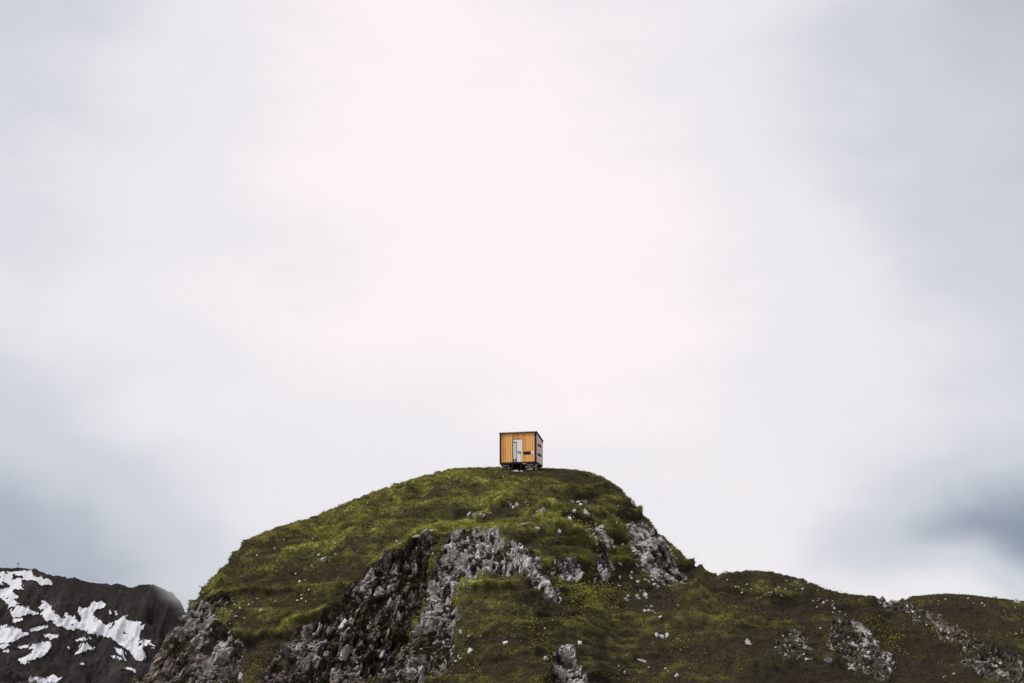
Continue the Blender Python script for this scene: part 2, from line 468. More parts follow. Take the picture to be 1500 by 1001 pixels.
# ------------------------------------------------------------------ materials
def material(name):
    m = bpy.data.materials.new(name); m.use_nodes = True
    nt = m.node_tree
    nt.nodes.clear()
    out = nt.nodes.new('ShaderNodeOutputMaterial')
    b = nt.nodes.new('ShaderNodeBsdfPrincipled')
    nt.links.new(b.outputs[0], out.inputs['Surface'])
    b.inputs['Specular IOR Level'].default_value = 0.2
    b.inputs['Roughness'].default_value = 0.9
    return m, nt, b


def ramp(nt, fac, stops):
    r = nt.nodes.new('ShaderNodeValToRGB')
    e = r.color_ramp.elements
    e[0].position, e[0].color = stops[0][0], (*stops[0][1], 1)
    e[1].position, e[1].color = stops[-1][0], (*stops[-1][1], 1)
    for p, c in stops[1:-1]:
        n = e.new(p); n.color = (*c, 1)
    nt.links.new(fac, r.inputs['Fac'])
    return r.outputs['Color']


def noise(nt, scale, detail=4, rough=0.55, vec=None, stretch=None):
    n = nt.nodes.new('ShaderNodeTexNoise')
    n.inputs['Scale'].default_value = scale; n.inputs['Detail'].default_value = detail; n.inputs['Roughness'].default_value = rough
    if vec is None:
        g = nt.nodes.new('ShaderNodeNewGeometry'); vec = g.outputs['Position']
    if stretch:
        mp = nt.nodes.new('ShaderNodeMapping'); mp.inputs['Scale'].default_value = stretch
        nt.links.new(vec, mp.inputs['Vector']); vec = mp.outputs[0]
    nt.links.new(vec, n.inputs['Vector'])
    return n.outputs['Fac']


def mixc(nt, fac, a, b):
    m = nt.nodes.new('ShaderNodeMix'); m.data_type = 'RGBA'
    for s, v in ((0, fac), (6, a), (7, b)):
        if isinstance(v, (tuple, list)):
            m.inputs[s].default_value = (*v, 1)
        elif isinstance(v, (int, float)):
            m.inputs[s].default_value = v
        else:
            nt.links.new(v, m.inputs[s])
    return m.outputs[2]


def mth(nt, op, a, b, clamp=False):
    n = nt.nodes.new('ShaderNodeMath'); n.operation = op; n.use_clamp = clamp
    for i, v in enumerate((a, b)):
        if isinstance(v, (int, float)):
            n.inputs[i].default_value = v
        else:
            nt.links.new(v, n.inputs[i])
    return n.outputs[0]


def bump(nt, b, h, strength, dist):
    n = nt.nodes.new('ShaderNodeBump'); n.inputs['Strength'].default_value = strength; n.inputs['Distance'].default_value = dist
    nt.links.new(h, n.inputs['Height']); nt.links.new(n.outputs[0], b.inputs['Normal'])


def attr(nt, name):
    a = nt.nodes.new('ShaderNodeAttribute'); a.attribute_name = name
    return a.outputs['Fac']


TURF = [(0.0, (0.030, 0.024, 0.016)), (0.32, (0.040, 0.034, 0.018)), (0.52, (0.070, 0.064, 0.026)), (0.72, (0.132, 0.126, 0.036)), (1.0, (0.29, 0.275, 0.066))]


def rock_colour(nt, pale):
    big = noise(nt, 0.55, 5, 0.6, stretch=(1, 1, 0.5))
    streak = noise(nt, 3.2, 5, 0.65, stretch=(1, 1, 0.28))
    fine = noise(nt, 16, 4, 0.6)
    k = mth(nt, 'ADD', mth(nt, 'MULTIPLY', big, 0.55), mth(nt, 'ADD', mth(nt, 'MULTIPLY', streak, 0.55), mth(nt, 'MULTIPLY', fine, 0.25)))
    k = mth(nt, 'ADD', mth(nt, 'MULTIPLY', mth(nt, 'SUBTRACT', k, 0.675), 2.3), 0.5 + pale, True)
    col = ramp(nt, k, [(0.0, (0.078, 0.062, 0.053)), (0.35, (0.175, 0.150, 0.138)), (0.62, (0.31, 0.293, 0.285)), (0.85, (0.46, 0.448, 0.444)), (1.0, (0.58, 0.56, 0.545))])
    rust = noise(nt, 0.9, 4, 0.6)
    rust = mth(nt, 'MULTIPLY', mth(nt, 'SUBTRACT', rust, 0.66), 5, True)
    col = mixc(nt, mth(nt, 'MULTIPLY', rust, 0.5), col, (0.24, 0.17, 0.10))
    moss = noise(nt, 2.2, 5, 0.7)
    moss = mth(nt, 'MULTIPLY', mth(nt, 'SUBTRACT', moss, 0.60), 8, True)
    return mixc(nt, mth(nt, 'MULTIPLY', moss, 0.75), col, (0.055, 0.055, 0.022)), fine, streak


M_ROCK, nt, b = material("weathered_limestone")
c, fine, streak = rock_colour(nt, 0.22)
c = mixc(nt, mth(nt, 'MULTIPLY', attr(nt, 'stain_shade'), 0.9), c, ramp(nt, streak, [(0.35, (0.062, 0.045, 0.036)), (0.6, (0.165, 0.130, 0.112)), (0.75, (0.31, 0.27, 0.245))]))
dk = mth(nt, 'MULTIPLY', mth(nt, 'SUBTRACT', mth(nt, 'ADD', attr(nt, 'dirt'), mth(nt, 'MULTIPLY', mth(nt, 'SUBTRACT', noise(nt, 6, 4, 0.7), 0.5), 0.9)), 0.42), 4, True)
soil = ramp(nt, noise(nt, 3.0, 4, 0.7), [(0.35, (0.036, 0.028, 0.020)), (0.60, (0.060, 0.050, 0.026)), (0.78, (0.085, 0.085, 0.024))])
c = mixc(nt, mth(nt, 'MULTIPLY', dk, 0.92), c, soil)
nt.links.new(c, b.inputs['Base Color'])
bump(nt, b, mth(nt, 'ADD', fine, streak), 0.7, 0.06)

M_STONE, nt, b = material("cliff_stone")
c, fine, streak = rock_colour(nt, 0.20)
oi_ = nt.nodes.new('ShaderNodeObjectInfo')
big_ = noise(nt, 0.35, 3, 0.5)
k_ = mth(nt, 'ADD', oi_.outputs['Random'], mth(nt, 'MULTIPLY', mth(nt, 'SUBTRACT', big_, 0.5), 1.5), True)
c = mixc(nt, mth(nt, 'MULTIPLY', k_, 0.85), c, ramp(nt, streak, [(0.35, (0.062, 0.045, 0.036)), (0.6, (0.165, 0.130, 0.112)), (0.75, (0.31, 0.27, 0.245))]))
nt.links.new(c, b.inputs['Base Color'])
bump(nt, b, mth(nt, 'ADD', fine, streak), 0.7, 0.05)

M_PALE, nt, b = material("pale_limestone")
c, fine, streak = rock_colour(nt, 0.34)
oi_ = nt.nodes.new('ShaderNodeObjectInfo')
c = mixc(nt, mth(nt, 'MULTIPLY', mth(nt, 'POWER', oi_.outputs['Random'], 2.0), 0.7), c, (0.17, 0.14, 0.12))
nt.links.new(c, b.inputs['Base Color'])
bump(nt, b, mth(nt, 'ADD', fine, streak), 0.6, 0.04)

M_TURF, nt, b = material("turf")
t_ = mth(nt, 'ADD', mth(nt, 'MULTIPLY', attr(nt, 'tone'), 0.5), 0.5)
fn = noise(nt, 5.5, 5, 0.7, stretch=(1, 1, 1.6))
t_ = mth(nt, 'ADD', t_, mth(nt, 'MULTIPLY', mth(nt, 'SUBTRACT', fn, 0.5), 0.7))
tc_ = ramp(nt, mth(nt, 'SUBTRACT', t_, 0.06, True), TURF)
rc, fine, streak = rock_colour(nt, 0.05)
tc_ = mixc(nt, mth(nt, 'MULTIPLY', attr(nt, 'rock'), 1.0, True), tc_, rc)
nt.links.new(tc_, b.inputs['Base Color'])
b.inputs['Specular IOR Level'].default_value = 0.05
bump(nt, b, noise(nt, 9, 4, 0.7), 0.9, 0.10)

M_GRASS, nt, b = material("grass_blades")
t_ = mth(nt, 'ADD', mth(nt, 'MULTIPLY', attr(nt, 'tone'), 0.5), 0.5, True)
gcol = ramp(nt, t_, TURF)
nt.links.new(gcol, b.inputs['Base Color'])
b.inputs['Specular IOR Level'].default_value = 0.05
tr = nt.nodes.new('ShaderNodeBsdfTranslucent'); nt.links.new(gcol, tr.inputs['Color'])
mx = nt.nodes.new('ShaderNodeMixShader'); mx.inputs[0].default_value = 0.35
nt.links.new(b.outputs[0], mx.inputs[1]); nt.links.new(tr.outputs[0], mx.inputs[2])
nt.links.new(mx.outputs[0], [n for n in nt.nodes if n.type == 'OUTPUT_MATERIAL'][0].inputs['Surface'])


def simple(name, col, rough=0.7, spec=0.3, metal=0.0, var=0.0, vs=6.0, stretch=None, bmp=0.0):
    m, nt, b = material(name)
    if var:
        n = noise(nt, vs, 4, 0.6, stretch=stretch)
        lo = tuple(x * (1 - var) for x in col); hi = tuple(min(1, x * (1 + var)) for x in col)
        nt.links.new(ramp(nt, n, [(0.3, lo), (0.7, hi)]), b.inputs['Base Color'])
        if bmp:
            bump(nt, b, n, bmp, 0.01)
    else:
        b.inputs['Base Color'].default_value = (*col, 1)
    b.inputs['Roughness'].default_value = rough
    b.inputs['Specular IOR Level'].default_value = spec
    b.inputs['Metallic'].default_value = metal
    return m


def mesh_obj(name, verts, faces, mat, smooth=False, parent=None, link=True):
    me = bpy.data.meshes.new(name)
    verts = np.asarray(verts, np.float32); faces = np.asarray(faces, np.int32)
    nf, k = faces.shape
    me.vertices.add(len(verts)); me.vertices.foreach_set('co', verts.ravel())
    me.loops.add(nf * k); me.loops.foreach_set('vertex_index', faces.ravel())
    me.polygons.add(nf)
    me.polygons.foreach_set('loop_start', np.arange(0, nf * k, k, dtype=np.int32))
    me.polygons.foreach_set('use_smooth', np.full(nf, smooth))
    me.update(calc_edges=True)
    me.materials.append(mat)
    o = bpy.data.objects.new(name, me)
    if link:
        COL.objects.link(o)
    if parent is not None:
        o.parent = parent
    return o


def fattr(o, name, vals):
    a = o.data.attributes.new(name, 'FLOAT', 'POINT')
    a.data.foreach_set('value', np.asarray(vals, np.float32))


def tag(o, label=None, cat=None, group=None, kind=None):
    for k, v in (("label", label), ("category", cat), ("group", group), ("kind", kind)):
        if v:
            o[k] = v
    return o


# ------------------------------------------------------------------ the hill and its rock faces
nc, nr_ = shape2
idx = np.arange(nc * nr_).reshape(nc, nr_)
F = np.stack([idx[:-1, :-1], idx[1:, :-1], idx[1:, 1:], idx[:-1, 1:]], 2).reshape(-1, 4)
frock = rock[F].mean(1)
fid = np.where(frock > 0.45, mid[F].max(1), 0)


def submesh(name, sel, mat, smooth):
    f = F[sel]
    used, inv = np.unique(f, return_inverse=True)
    o = mesh_obj(name, Vd[used], inv.reshape(-1, 4), mat, smooth)
    fattr(o, 'tone', tone[used]); fattr(o, 'rock', rock[used]); fattr(o, 'dirt', dirt[used]); fattr(o, 'stain_shade', stain_shade[used])
    return o


hill = submesh("hill", fid == 0, M_TURF, True)
tag(hill, kind="structure")
outcrops = []
for k, (label, poly) in enumerate(ROCK):
    o = submesh("rock_outcrop", fid == k + 1, M_ROCK, False)
    tag(o, label, "rock outcrop", "bare rock outcrops on the hillside")
    outcrops.append(o)

# wide ground round the hill
gxx = np.r_[np.linspace(-4000, -400, 14), np.linspace(-360, -90, 12), np.arange(-80, 92, 4.0), np.linspace(96, 400, 12), np.linspace(500, 4000, 14)]
gyy = np.r_[np.linspace(-3000, -200, 12), np.linspace(-150, -20, 10), np.arange(-16, 200, 4.0), np.linspace(210, 900, 16), np.linspace(1000, 6000, 20)]
GXX, GYY = np.meshgrid(gxx, gyy, indexing='ij')
bh = base_h(GXX.ravel(), GYY.ravel()).reshape(GXX.shape)
far = np.hypot(np.maximum(np.maximum(GX0 - GXX, GXX - GX1), 0), np.maximum(np.maximum(60 - GYY, GYY - 170), 0))
w_in = np.clip(1 - far / 40.0, 0, 1)
stand = np.clip(1 - np.hypot(GXX * 0.6, np.minimum(GYY, 0) * 0.05 + np.maximum(GYY, 0)) / 34.0, 0, 1)
stand = stand * stand * (3 - 2 * stand)
low = -34 + 14 * fbm(np.stack([GXX.ravel() / 160, GYY.ravel() / 160, 0 * GXX.ravel()], 1), 4, 7).reshape(GXX.shape)
low = low * (1 - stand) + (-1.75) * stand
inside = (GXX > FX[0] + 2) & (GXX < FX[-1] - 2) & (GYY > 64) & (GYY < 130)
GZ = low * (1 - w_in) + bh * w_in - np.where(inside, 1.6, 0.12)
gi = np.arange(GXX.size).reshape(GXX.shape)
GF = np.stack([gi[:-1, :-1], gi[1:, :-1], gi[1:, 1:], gi[:-1, 1:]], 2).reshape(-1, 4)
gnd = mesh_obj("ground", np.stack([GXX, GYY, GZ], 2).reshape(-1, 3), GF, M_TURF, True)
fattr(gnd, 'tone', np.zeros(GXX.size)); fattr(gnd, 'rock', np.zeros(GXX.size))
tag(gnd, kind="structure")

# ------------------------------------------------------------------ far mountain with snow
def zpx(pts):
    return [(x / 4.5455, 800 + y / 4.5455) for x, y in pts]


MY = 1400.0
sil = [(-400, 900), (-200, 858), (-60, 842), (0, 837), (25, 835.5), (50, 837.5), (66, 842.5), (77, 847), (95, 848.5), (120, 852), (140, 857.5), (155, 859), (162, 861.5), (171, 859.5),
       (184, 863.5), (196, 861), (224, 859.5), (234, 861), (244, 865.5), (253, 872), (261, 881), (267, 892), (276, 912), (300, 945), (350, 975), (450, 1040), (600, 1120)]
sx = np.array([at(u, v, MY)[0] for u, v in sil]); sz = np.array([at(u, v, MY)[2] for u, v in sil])
mxs = np.linspace(-760, -150, 640); mys = np.r_[np.linspace(1040, 1120, 20)[:-1], np.linspace(1120, 1404, 360), np.linspace(1406, 1700, 30)]
MX, MYY = np.meshgrid(mxs, mys, indexing='ij')
rz = np.interp(MX, sx, sz)
t = MY - MYY
q = np.clip(t, 0, None)
drop = 62 * (1 - np.exp(-q / 55.0)) + 0.26 * q
drop -= 24 * np.exp(-(((MX + 425) / 70) ** 2 + ((MYY - 1185) / 42) ** 2))
drop += 10 * np.exp(-(((MX + 420) / 60) ** 2 + ((MYY - 1275) / 35) ** 2))
drop = np.where(t < 0, -t * 0.7, drop)
pm = np.stack([MX.ravel(), MYY.ravel(), rz.ravel()], 1)
hf = fbm(pm / np.array([13, 16, 13]), 5, 15, 0.62)
rug = 9 * fbm(pm / 60, 5, 3) + 10.0 * (1 - np.abs(fbm(pm / np.array([20, 60, 40]), 4, 9)) * 2) + 7.5 * hf
fade = np.clip(np.abs(t) / 28, 0.32, 1).ravel()
MZ = rz.ravel() - drop.ravel() + rug * fade
Pm = np.stack([MX.ravel(), MYY.ravel(), MZ], 1)
mi = np.arange(MX.size).reshape(MX.shape)
MFc = np.stack([mi[:-1, :-1], mi[1:, :-1], mi[1:, 1:], mi[:-1, 1:]], 2).reshape(-1, 4)
M_SCREE, nt, b = material("dark_scree")
n1 = noise(nt, 0.05, 6, 0.7, stretch=(1, 0.5, 0.5)); n2 = noise(nt, 0.35, 5, 0.7)
nt.links.new(ramp(nt, mth(nt, 'ADD', mth(nt, 'MULTIPLY', n1, 0.6), mth(nt, 'MULTIPLY', n2, 0.4)),
                  [(0.38, (0.009, 0.007, 0.007)), (0.52, (0.020, 0.0155, 0.015)), (0.64, (0.052, 0.043, 0.041))]), b.inputs['Base Color'])
bump(nt, b, n2, 0.8, 2.5)
mountain = mesh_obj("mountain", Pm, MFc, M_SCREE, True)
tag(mountain, kind="structure")

SNOW = [
    [(-60, 190), (0, 175), (60, 170), (100, 167), (200, 175), (260, 195), (310, 210), (350, 235), (345, 255), (378, 282), (330, 262), (260, 262), (190, 240), (140, 238), (165, 265), (172, 292), (90, 290), (60, 268), (-60, 265)],
    [(-60, 300), (70, 285), (95, 310), (130, 340), (100, 360), (115, 385), (180, 420), (260, 440), (290, 470), (200, 450), (150, 470), (80, 480), (80, 460), (50, 430), (60, 400), (20, 365), (-60, 340)],
    [(250, 350), (290, 365), (350, 410), (345, 430), (400, 470), (425, 490), (405, 450), (440, 450), (500, 480), (545, 525), (520, 440), (475, 365), (500, 385), (540, 410), (560, 395), (600, 410), (610, 380), (650, 380), (680, 365), (700, 385),
     (690, 420), (630, 425), (620, 470), (660, 500), (710, 520), (760, 515), (800, 490), (830, 460), (855, 465), (840, 500), (900, 495), (950, 505), (930, 545), (975, 515), (980, 525), (940, 580), (920, 625), (960, 632), (1015, 625),
     (1000, 650), (950, 690), (980, 720), (950, 785), (900, 760), (880, 730), (840, 690), (780, 650), (740, 620), (650, 595), (560, 575), (480, 575), (400, 540), (340, 520), (300, 500), (280, 460), (260, 430), (275, 390)],
    [(715, 440), (755, 425), (800, 465), (740, 465)],
    [(-60, 565), (60, 550), (130, 545), (150, 590), (220, 550), (300, 525), (340, 530), (280, 560), (200, 590), (140, 610), (80, 650), (20, 690), (-60, 690)],
    [(80, 490), (140, 480), (175, 490), (120, 510), (95, 515)],
    [(-60, 540), (20, 535), (75, 530), (30, 550), (-60, 552)],
    [(90, 680), (200, 665), (260, 650), (330, 630), (340, 680), (300, 730), (240, 760), (150, 795), (115, 760), (180, 740), (230, 690), (150, 690)],
    [(280, 600), (330, 585), (370, 600), (430, 600), (350, 625), (310, 615)], [(505, 615), (560, 610), (630, 625), (560, 640), (505, 640)],
    [(530, 655), (580, 650), (600, 680), (655, 680), (650, 695), (580, 695), (540, 725), (490, 725), (530, 690)],
    [(735, 740), (800, 742), (850, 765), (790, 762)], [(795, 806), (860, 820), (905, 825), (900, 852), (850, 832)],
    [(145, 860), (180, 890), (240, 880), (290, 890), (340, 855), (375, 880), (440, 878), (350, 925), (190, 925)],
    [(515, 790), (575, 780), (550, 806)], [(437, 670), (490, 680), (465, 697)], [(750, 670), (800, 690), (850, 720), (825, 748), (780, 710)],
    [(0, 712), (70, 690), (40, 722)], [(1000, 655), (1032, 648), (1025, 700), (990, 700)], [(318, 342), (345, 378), (330, 365)], [(165, 398), (230, 415), (190, 410)],
]
def raster_snow():
    s = 0.5
    w, h = 800, 420
    m = np.zeros((h, w), bool)
    for poly in SNOW:
        P = [((u + 30), (v - 810)) for u, v in zpx(poly)]
        m |= raster(P, w, h, s)
    return blur(m.astype(np.float32), 9), s
smk, ss = raster_snow()
rag = np.stack([fbm(pm / 11, 5, 201, 0.65), fbm(pm / np.array([14, 7, 7]), 5, 211, 0.65)], 1)
u_, v_ = to_px(Pm)
iu = ((u_ + 30 + 3.4 * rag[:, 0]) / ss).astype(int); iv = ((v_ - 810 + 3.0 * rag[:, 1]) / ss).astype(int)
ok = (iu >= 0) & (iu < smk.shape[1]) & (iv >= 0) & (iv < smk.shape[0]) & (Pm[:, 1] < 1403)
sv = np.where(ok, smk[np.clip(iv, 0, smk.shape[0] - 1), np.clip(iu, 0, smk.shape[1] - 1)], 0)
sv = sv + 1.15 * fbm(pm / np.array([10, 4, 4]), 4, 221, 0.65) * (sv > 0.05) - 1.2 * np.clip(hf - 0.08, 0, 1)
sel = sv[MFc].mean(1) > 0.53
used, inv = np.unique(MFc[sel], return_inverse=True)
M_SNOW = simple("old_snow", (0.50, 0.50, 0.535), 0.8, 0.2, var=0.08, vs=0.05)
sn = mesh_obj("snow", Pm[used] + np.array([0, -0.4, 0.9]), inv.reshape(-1, 4), M_SNOW, True)
tag(sn, "ragged patches of old white snow lying on the dark far mountain", "snow", kind="stuff")

# ------------------------------------------------------------------ stones
bpy.context.view_layer.update()
dg = bpy.context.evaluated_depsgraph_get()
SURF = [hill] + outcrops


def hit(u, v):
    d = Vector(ray(u, v)).normalized()
    best = None
    for o in SURF:
        ok_, loc, nor, _ = o.ray_cast(Vector((0, 0, 0)), d, distance=400)
        if ok_ and (best is None or loc.length < best[0].length):
            best = (loc.copy(), nor.copy())
    return best


def stone_mesh(name, seed, npts, flat, mat):
    rnd = random.Random(seed)
    bm = bmesh.new()
    for _ in range(npts):                                # a broken lump: irregular, with a few large flat faces
        v = Vector((rnd.gauss(0, 1), rnd.gauss(0, 1), rnd.gauss(0, 1))).normalized()
        bm.verts.new(v * rnd.uniform(0.34, 0.62))
    for _ in range(3):
        n = Vector((rnd.gauss(0, 1), rnd.gauss(0, 1), rnd.gauss(0, 1))).normalized()
        for v in bm.verts:
            e = v.co.dot(n) - 0.30
            if e > 0:
                v.co -= n * e
    bmesh.ops.convex_hull(bm, input=bm.verts)
    loose = [v for v in bm.verts if not v.link_faces]
    bmesh.ops.delete(bm, geom=loose, context='VERTS')
    me = bpy.data.meshes.new(name); bm.to_mesh(me); bm.free()
    me.materials.append(mat)
    return me


STONES_PALE = [stone_mesh("pale_stone", 10 + i, 16 + i % 6, 0.85, M_PALE) for i in range(10)]
STONES_ROCK = [stone_mesh("rock_stone", 50 + i, 14 + i % 6, 0.85, M_STONE) for i in range(10)]
R = random.Random(4)


def place_stone(name, mesh, loc, size, lean=0.0, yaw=None, tilt=0.0, parent=None):
    o = bpy.data.objects.new(name, mesh)
    COL.objects.link(o)
    o.location = loc
    o.scale = size
    o.rotation_euler = Euler((tilt, lean, R.uniform(0, 6.28) if yaw is None else yaw))
    if parent is not None:
        o.parent = parent
    return o


def boulder(u, v, w, h, label, group=None, mesh=None, pale=True):
    g = hit(u, v + h * 0.38)
    if g is None:
        return None
    loc, nor = g
    k = loc.length / FPX
    W, H = w * k * 1.3, h * k * 1.6
    D = (W * 0.75 + 0.35 * H)
    o = place_stone("boulder", mesh or R.choice(STONES_PALE if pale else STONES_ROCK), loc + Vector((0, 0.10 * D, H * 0.02)), (W, D, H), R.uniform(-.25, .25), R.uniform(-.5, .5), R.uniform(-.2, .2))
    tag(o, label, "boulder", group or "loose boulders on the slopes")
    return o


# stones that break out of the rock faces: parts of their outcrop
NST = [50, 110, 130, 30, 60, 26, 12, 55, 95, 60, 34, 18]
for k, (label, poly) in enumerate(ROCK):
    P = np.array(poly, float)
    lo, hi = P.min(0), P.max(0)
    msk = (MID == k + 1) & (MF > 0.12 if k > 5 else MF > 0.45)
    jj, ii = np.where(msk)
    if len(jj) == 0:
        continue
    placed = 0
    tries = 0
    while placed < NST[k] and tries < NST[k] * 4:
        tries += 1
        q_ = R.randrange(len(jj))
        u = ii[q_] * RS - 20 + R.uniform(-1, 1); v = jj[q_] * RS + R.uniform(-1, 1)
        if v > 1004:
            continue
        g = hit(u, v)
        if g is None or g[0].y > 120:
            continue
        loc, nor = g
        s = R.choice((0.22, 0.26, 0.30, 0.36, 0.44, 0.56)) * (0.85 if k > 2 else 1.0) * (R.uniform(0.6, 1.1) if k >= 7 else 1.0)
        tall = R.uniform(1.3, 2.3) if k in (0, 1, 2, 4, 5) else R.uniform(0.75, 1.3)
        ln = float(lean_at(np.array([loc.x]))[0])
        o = place_stone("stone", R.choice(STONES_PALE if 7 <= k <= 10 else STONES_ROCK), loc + Vector((0, 0.22 * s, -0.10)), (s * R.uniform(.6, 1.2), s, s * tall), math.atan(ln) + R.uniform(-.15, .15), R.uniform(-.5, .5), R.uniform(-.45, -.05), outcrops[k])
        placed += 1

BOULDERS = [
    (475, 819, 10, 9, "lone white boulder lying in the open grass of the long slope"),
    (467, 813, 5, 4, "small white stone just above the lone white boulder"),
    (611, 784, 13, 6, "flat white slab at the outer end of the pale rocks on the grassy brow"),
    (622, 778, 14, 9, "largest white block of the pale rocks on the grassy brow"),
    (632, 776, 7, 5, "small white block at the inner end of the rocks on the grassy brow"),
    (582, 793, 6, 4, "small pale stone in the grass just below the rocks on the brow"),
    (796, 745, 6, 14, "slim upright white stone standing in the grass below the cabin"),
    (787, 749, 5, 5, "small white stone at the foot of the slim upright stone"),
    (811, 735, 3, 5, "tiny upright white stone uphill of the slim upright stone"),
    (834, 758, 10, 9, "large round white boulder at the bottom of the boulder scatter below the cabin"),
    (841, 747, 8, 7, "white block just uphill of the large round boulder"),
    (857, 749, 8, 8, "pointed white boulder at the outer side of the boulder scatter below the cabin"),
    (767, 768, 10, 3, "thin flat pale slab lying in the grass above the central spur"),
    (788, 773, 6, 7, "pale stone under the end of the bright grassy crease"),
    (819, 778, 6, 7, "pale stone halfway along the bright grassy crease"),
    (850, 942, 7, 7, "single pale stone in the dark grass of the trough"),
    (941, 967, 13, 6, "flat pale rock lying in the middle of the trough"),
    (1095, 940, 9, 8, "lone leaning pale stone near the low stone mound"),
    (740, 942, 7, 7, "white stone on the grassy nose of the central spur"),
    (689, 953, 8, 8, "upright pale stone in the grass beside the pale rib"),
    (799, 962, 8, 8, "round white stone beside the outcrop at the foot of the spur"),
    (1214, 967, 10, 7, "pale block lying between the stone mound and the rubbly outcrop"),
    (1182, 966, 7, 5, "pale stone at the lower edge of the low stone mound"),
    (1458, 875, 5, 5, "small knob of rock on the skyline of the farther ridge"),
    (1489, 880, 9, 6, "broader knob of rock on the skyline of the farther ridge"),
    (945, 750, 8, 12, "dark rock tooth sticking out of the steep skyline", False),
    (925, 735, 7, 7, "small dark rock bump on the skyline above the rock tooth", False),
    (1063, 838, 6, 6, "small rock on the skyline where the smaller hill begins"),
    (990, 818, 5, 3, "small ochre-toned stone high on the flank above the saddle"),
    (915, 985, 5, 5, "small pale stone low in the trough grass"),
    (992, 988, 8, 9, "pale stone among yellow flowers at the bottom of the trough"),
]
for bd in BOULDERS:
    boulder(*bd[:5], pale=(len(bd) < 6))
CLUSTERS = [
    ("white block in the short row of blocks on the brow above the cliffs", [(688, 754, 7, 10), (696, 755, 7, 7), (703, 753, 6, 6), (709, 753, 6, 6), (717, 751, 7, 3)]),
    ("small white stone in the loose patch straight below the cabin", [(748, 739, 4, 4), (752, 743, 5, 5), (757, 738, 5, 6), (770, 736, 4, 3), (773, 740, 4, 3), (745, 735, 4, 3)]),
    ("white stone in the tight row at the top of the boulder scatter", [(838, 734, 7, 6), (847, 734, 9, 6), (856, 735, 8, 5), (860, 741, 6, 4), (851, 739, 6, 4)]),
    ("small upright pale stone in the trio standing in the trough", [(962, 928, 5, 9), (970, 931, 6, 8), (977, 930, 5, 8)]),
    ("small white stone scattered on the grass nose beside the pale rib", [(689, 931, 7, 4), (705, 932, 5, 3), (675, 925, 6, 6), (672, 960, 4, 7), (668, 968, 5, 3)]),
    ("white block in the row under the grass cap of the spur", [(727, 824, 6, 7), (737, 823, 9, 10), (747, 826, 6, 10), (758, 824, 7, 10), (711, 823, 5, 5), (718, 823, 5, 6)]),
    ("pale stone beside the flank streaks at the grass edge", [(908, 826, 6, 5), (899, 800, 5, 6), (913, 798, 6, 6), (925, 837, 5, 5), (870, 848, 6, 8)]),
]
ROWS = {
    0: ["first and tallest block of the short row on the brow, at its cliff end", "second block of the short row on the brow, beside the tallest", "middle block of the short row of five on the brow",
        "fourth block of the short row on the brow, beside the flat one", "flat last block of the short row on the brow"],
    3: ["tallest slim stone of the upright trio in the trough", "broad middle stone of the upright trio in the trough", "last stone of the upright trio, nearest the smaller hill"],
}
for q_, (label, items) in enumerate(CLUSTERS):
    for j_, (u, v, w, h) in enumerate(items):
        boulder(u, v, w, h, ROWS[q_][j_] if q_ in ROWS else label, "cluster: " + label)


def inside_poly(u, v, poly):
    r = False
    for (x0, y0), (x1, y1) in zip(poly, poly[1:] + poly[:1]):
        if (y0 > v) != (y1 > v) and u < x0 + (v - y0) * (x1 - x0) / (y1 - y0):
            r = not r
    return r


SCATTER = [
    ("pale talus stone in the strip below the streaked slabs", 32, [(885, 848), (930, 842), (990, 858), (965, 868), (955, 885), (968, 892), (972, 906), (940, 900), (905, 872)], (2.2, 6.5)),
    ("small pale stone strewn near the top of the smaller hill", 30, [(1050, 845), (1100, 852), (1170, 850), (1200, 864), (1165, 882), (1130, 882), (1060, 866)], (1.6, 3.6)),
    ("pale stone strewn over the slope between boulder scatter and flank streak", 30, [(840, 765), (880, 762), (892, 790), (880, 800), (850, 775), (830, 770)], (2.2, 4.6)),
    ("small grey stone sprinkled in the grass above the dark outer rock face", 20, [(320, 885), (355, 865), (395, 885), (380, 905), (340, 925)], (2, 4.2)),
    ("pale stone strewn between the low mound and the skyline of the smaller hill", 16, [(1185, 875), (1225, 880), (1240, 900), (1205, 905)], (1.8, 3.6)),
]
for label, n, poly, (a, b_) in SCATTER:
    xs = [p[0] for p in poly]; ys_ = [p[1] for p in poly]
    c_ = 0
    for _ in range(n * 6):
        if c_ >= n:
            break
        u, v = R.uniform(min(xs), max(xs)), R.uniform(min(ys_), max(ys_))
        if inside_poly(u, v, poly):
            s = R.uniform(a, b_)
            boulder(u, v, s, s * R.uniform(.6, 1.1), label, "strewn: " + label)
            c_ += 1

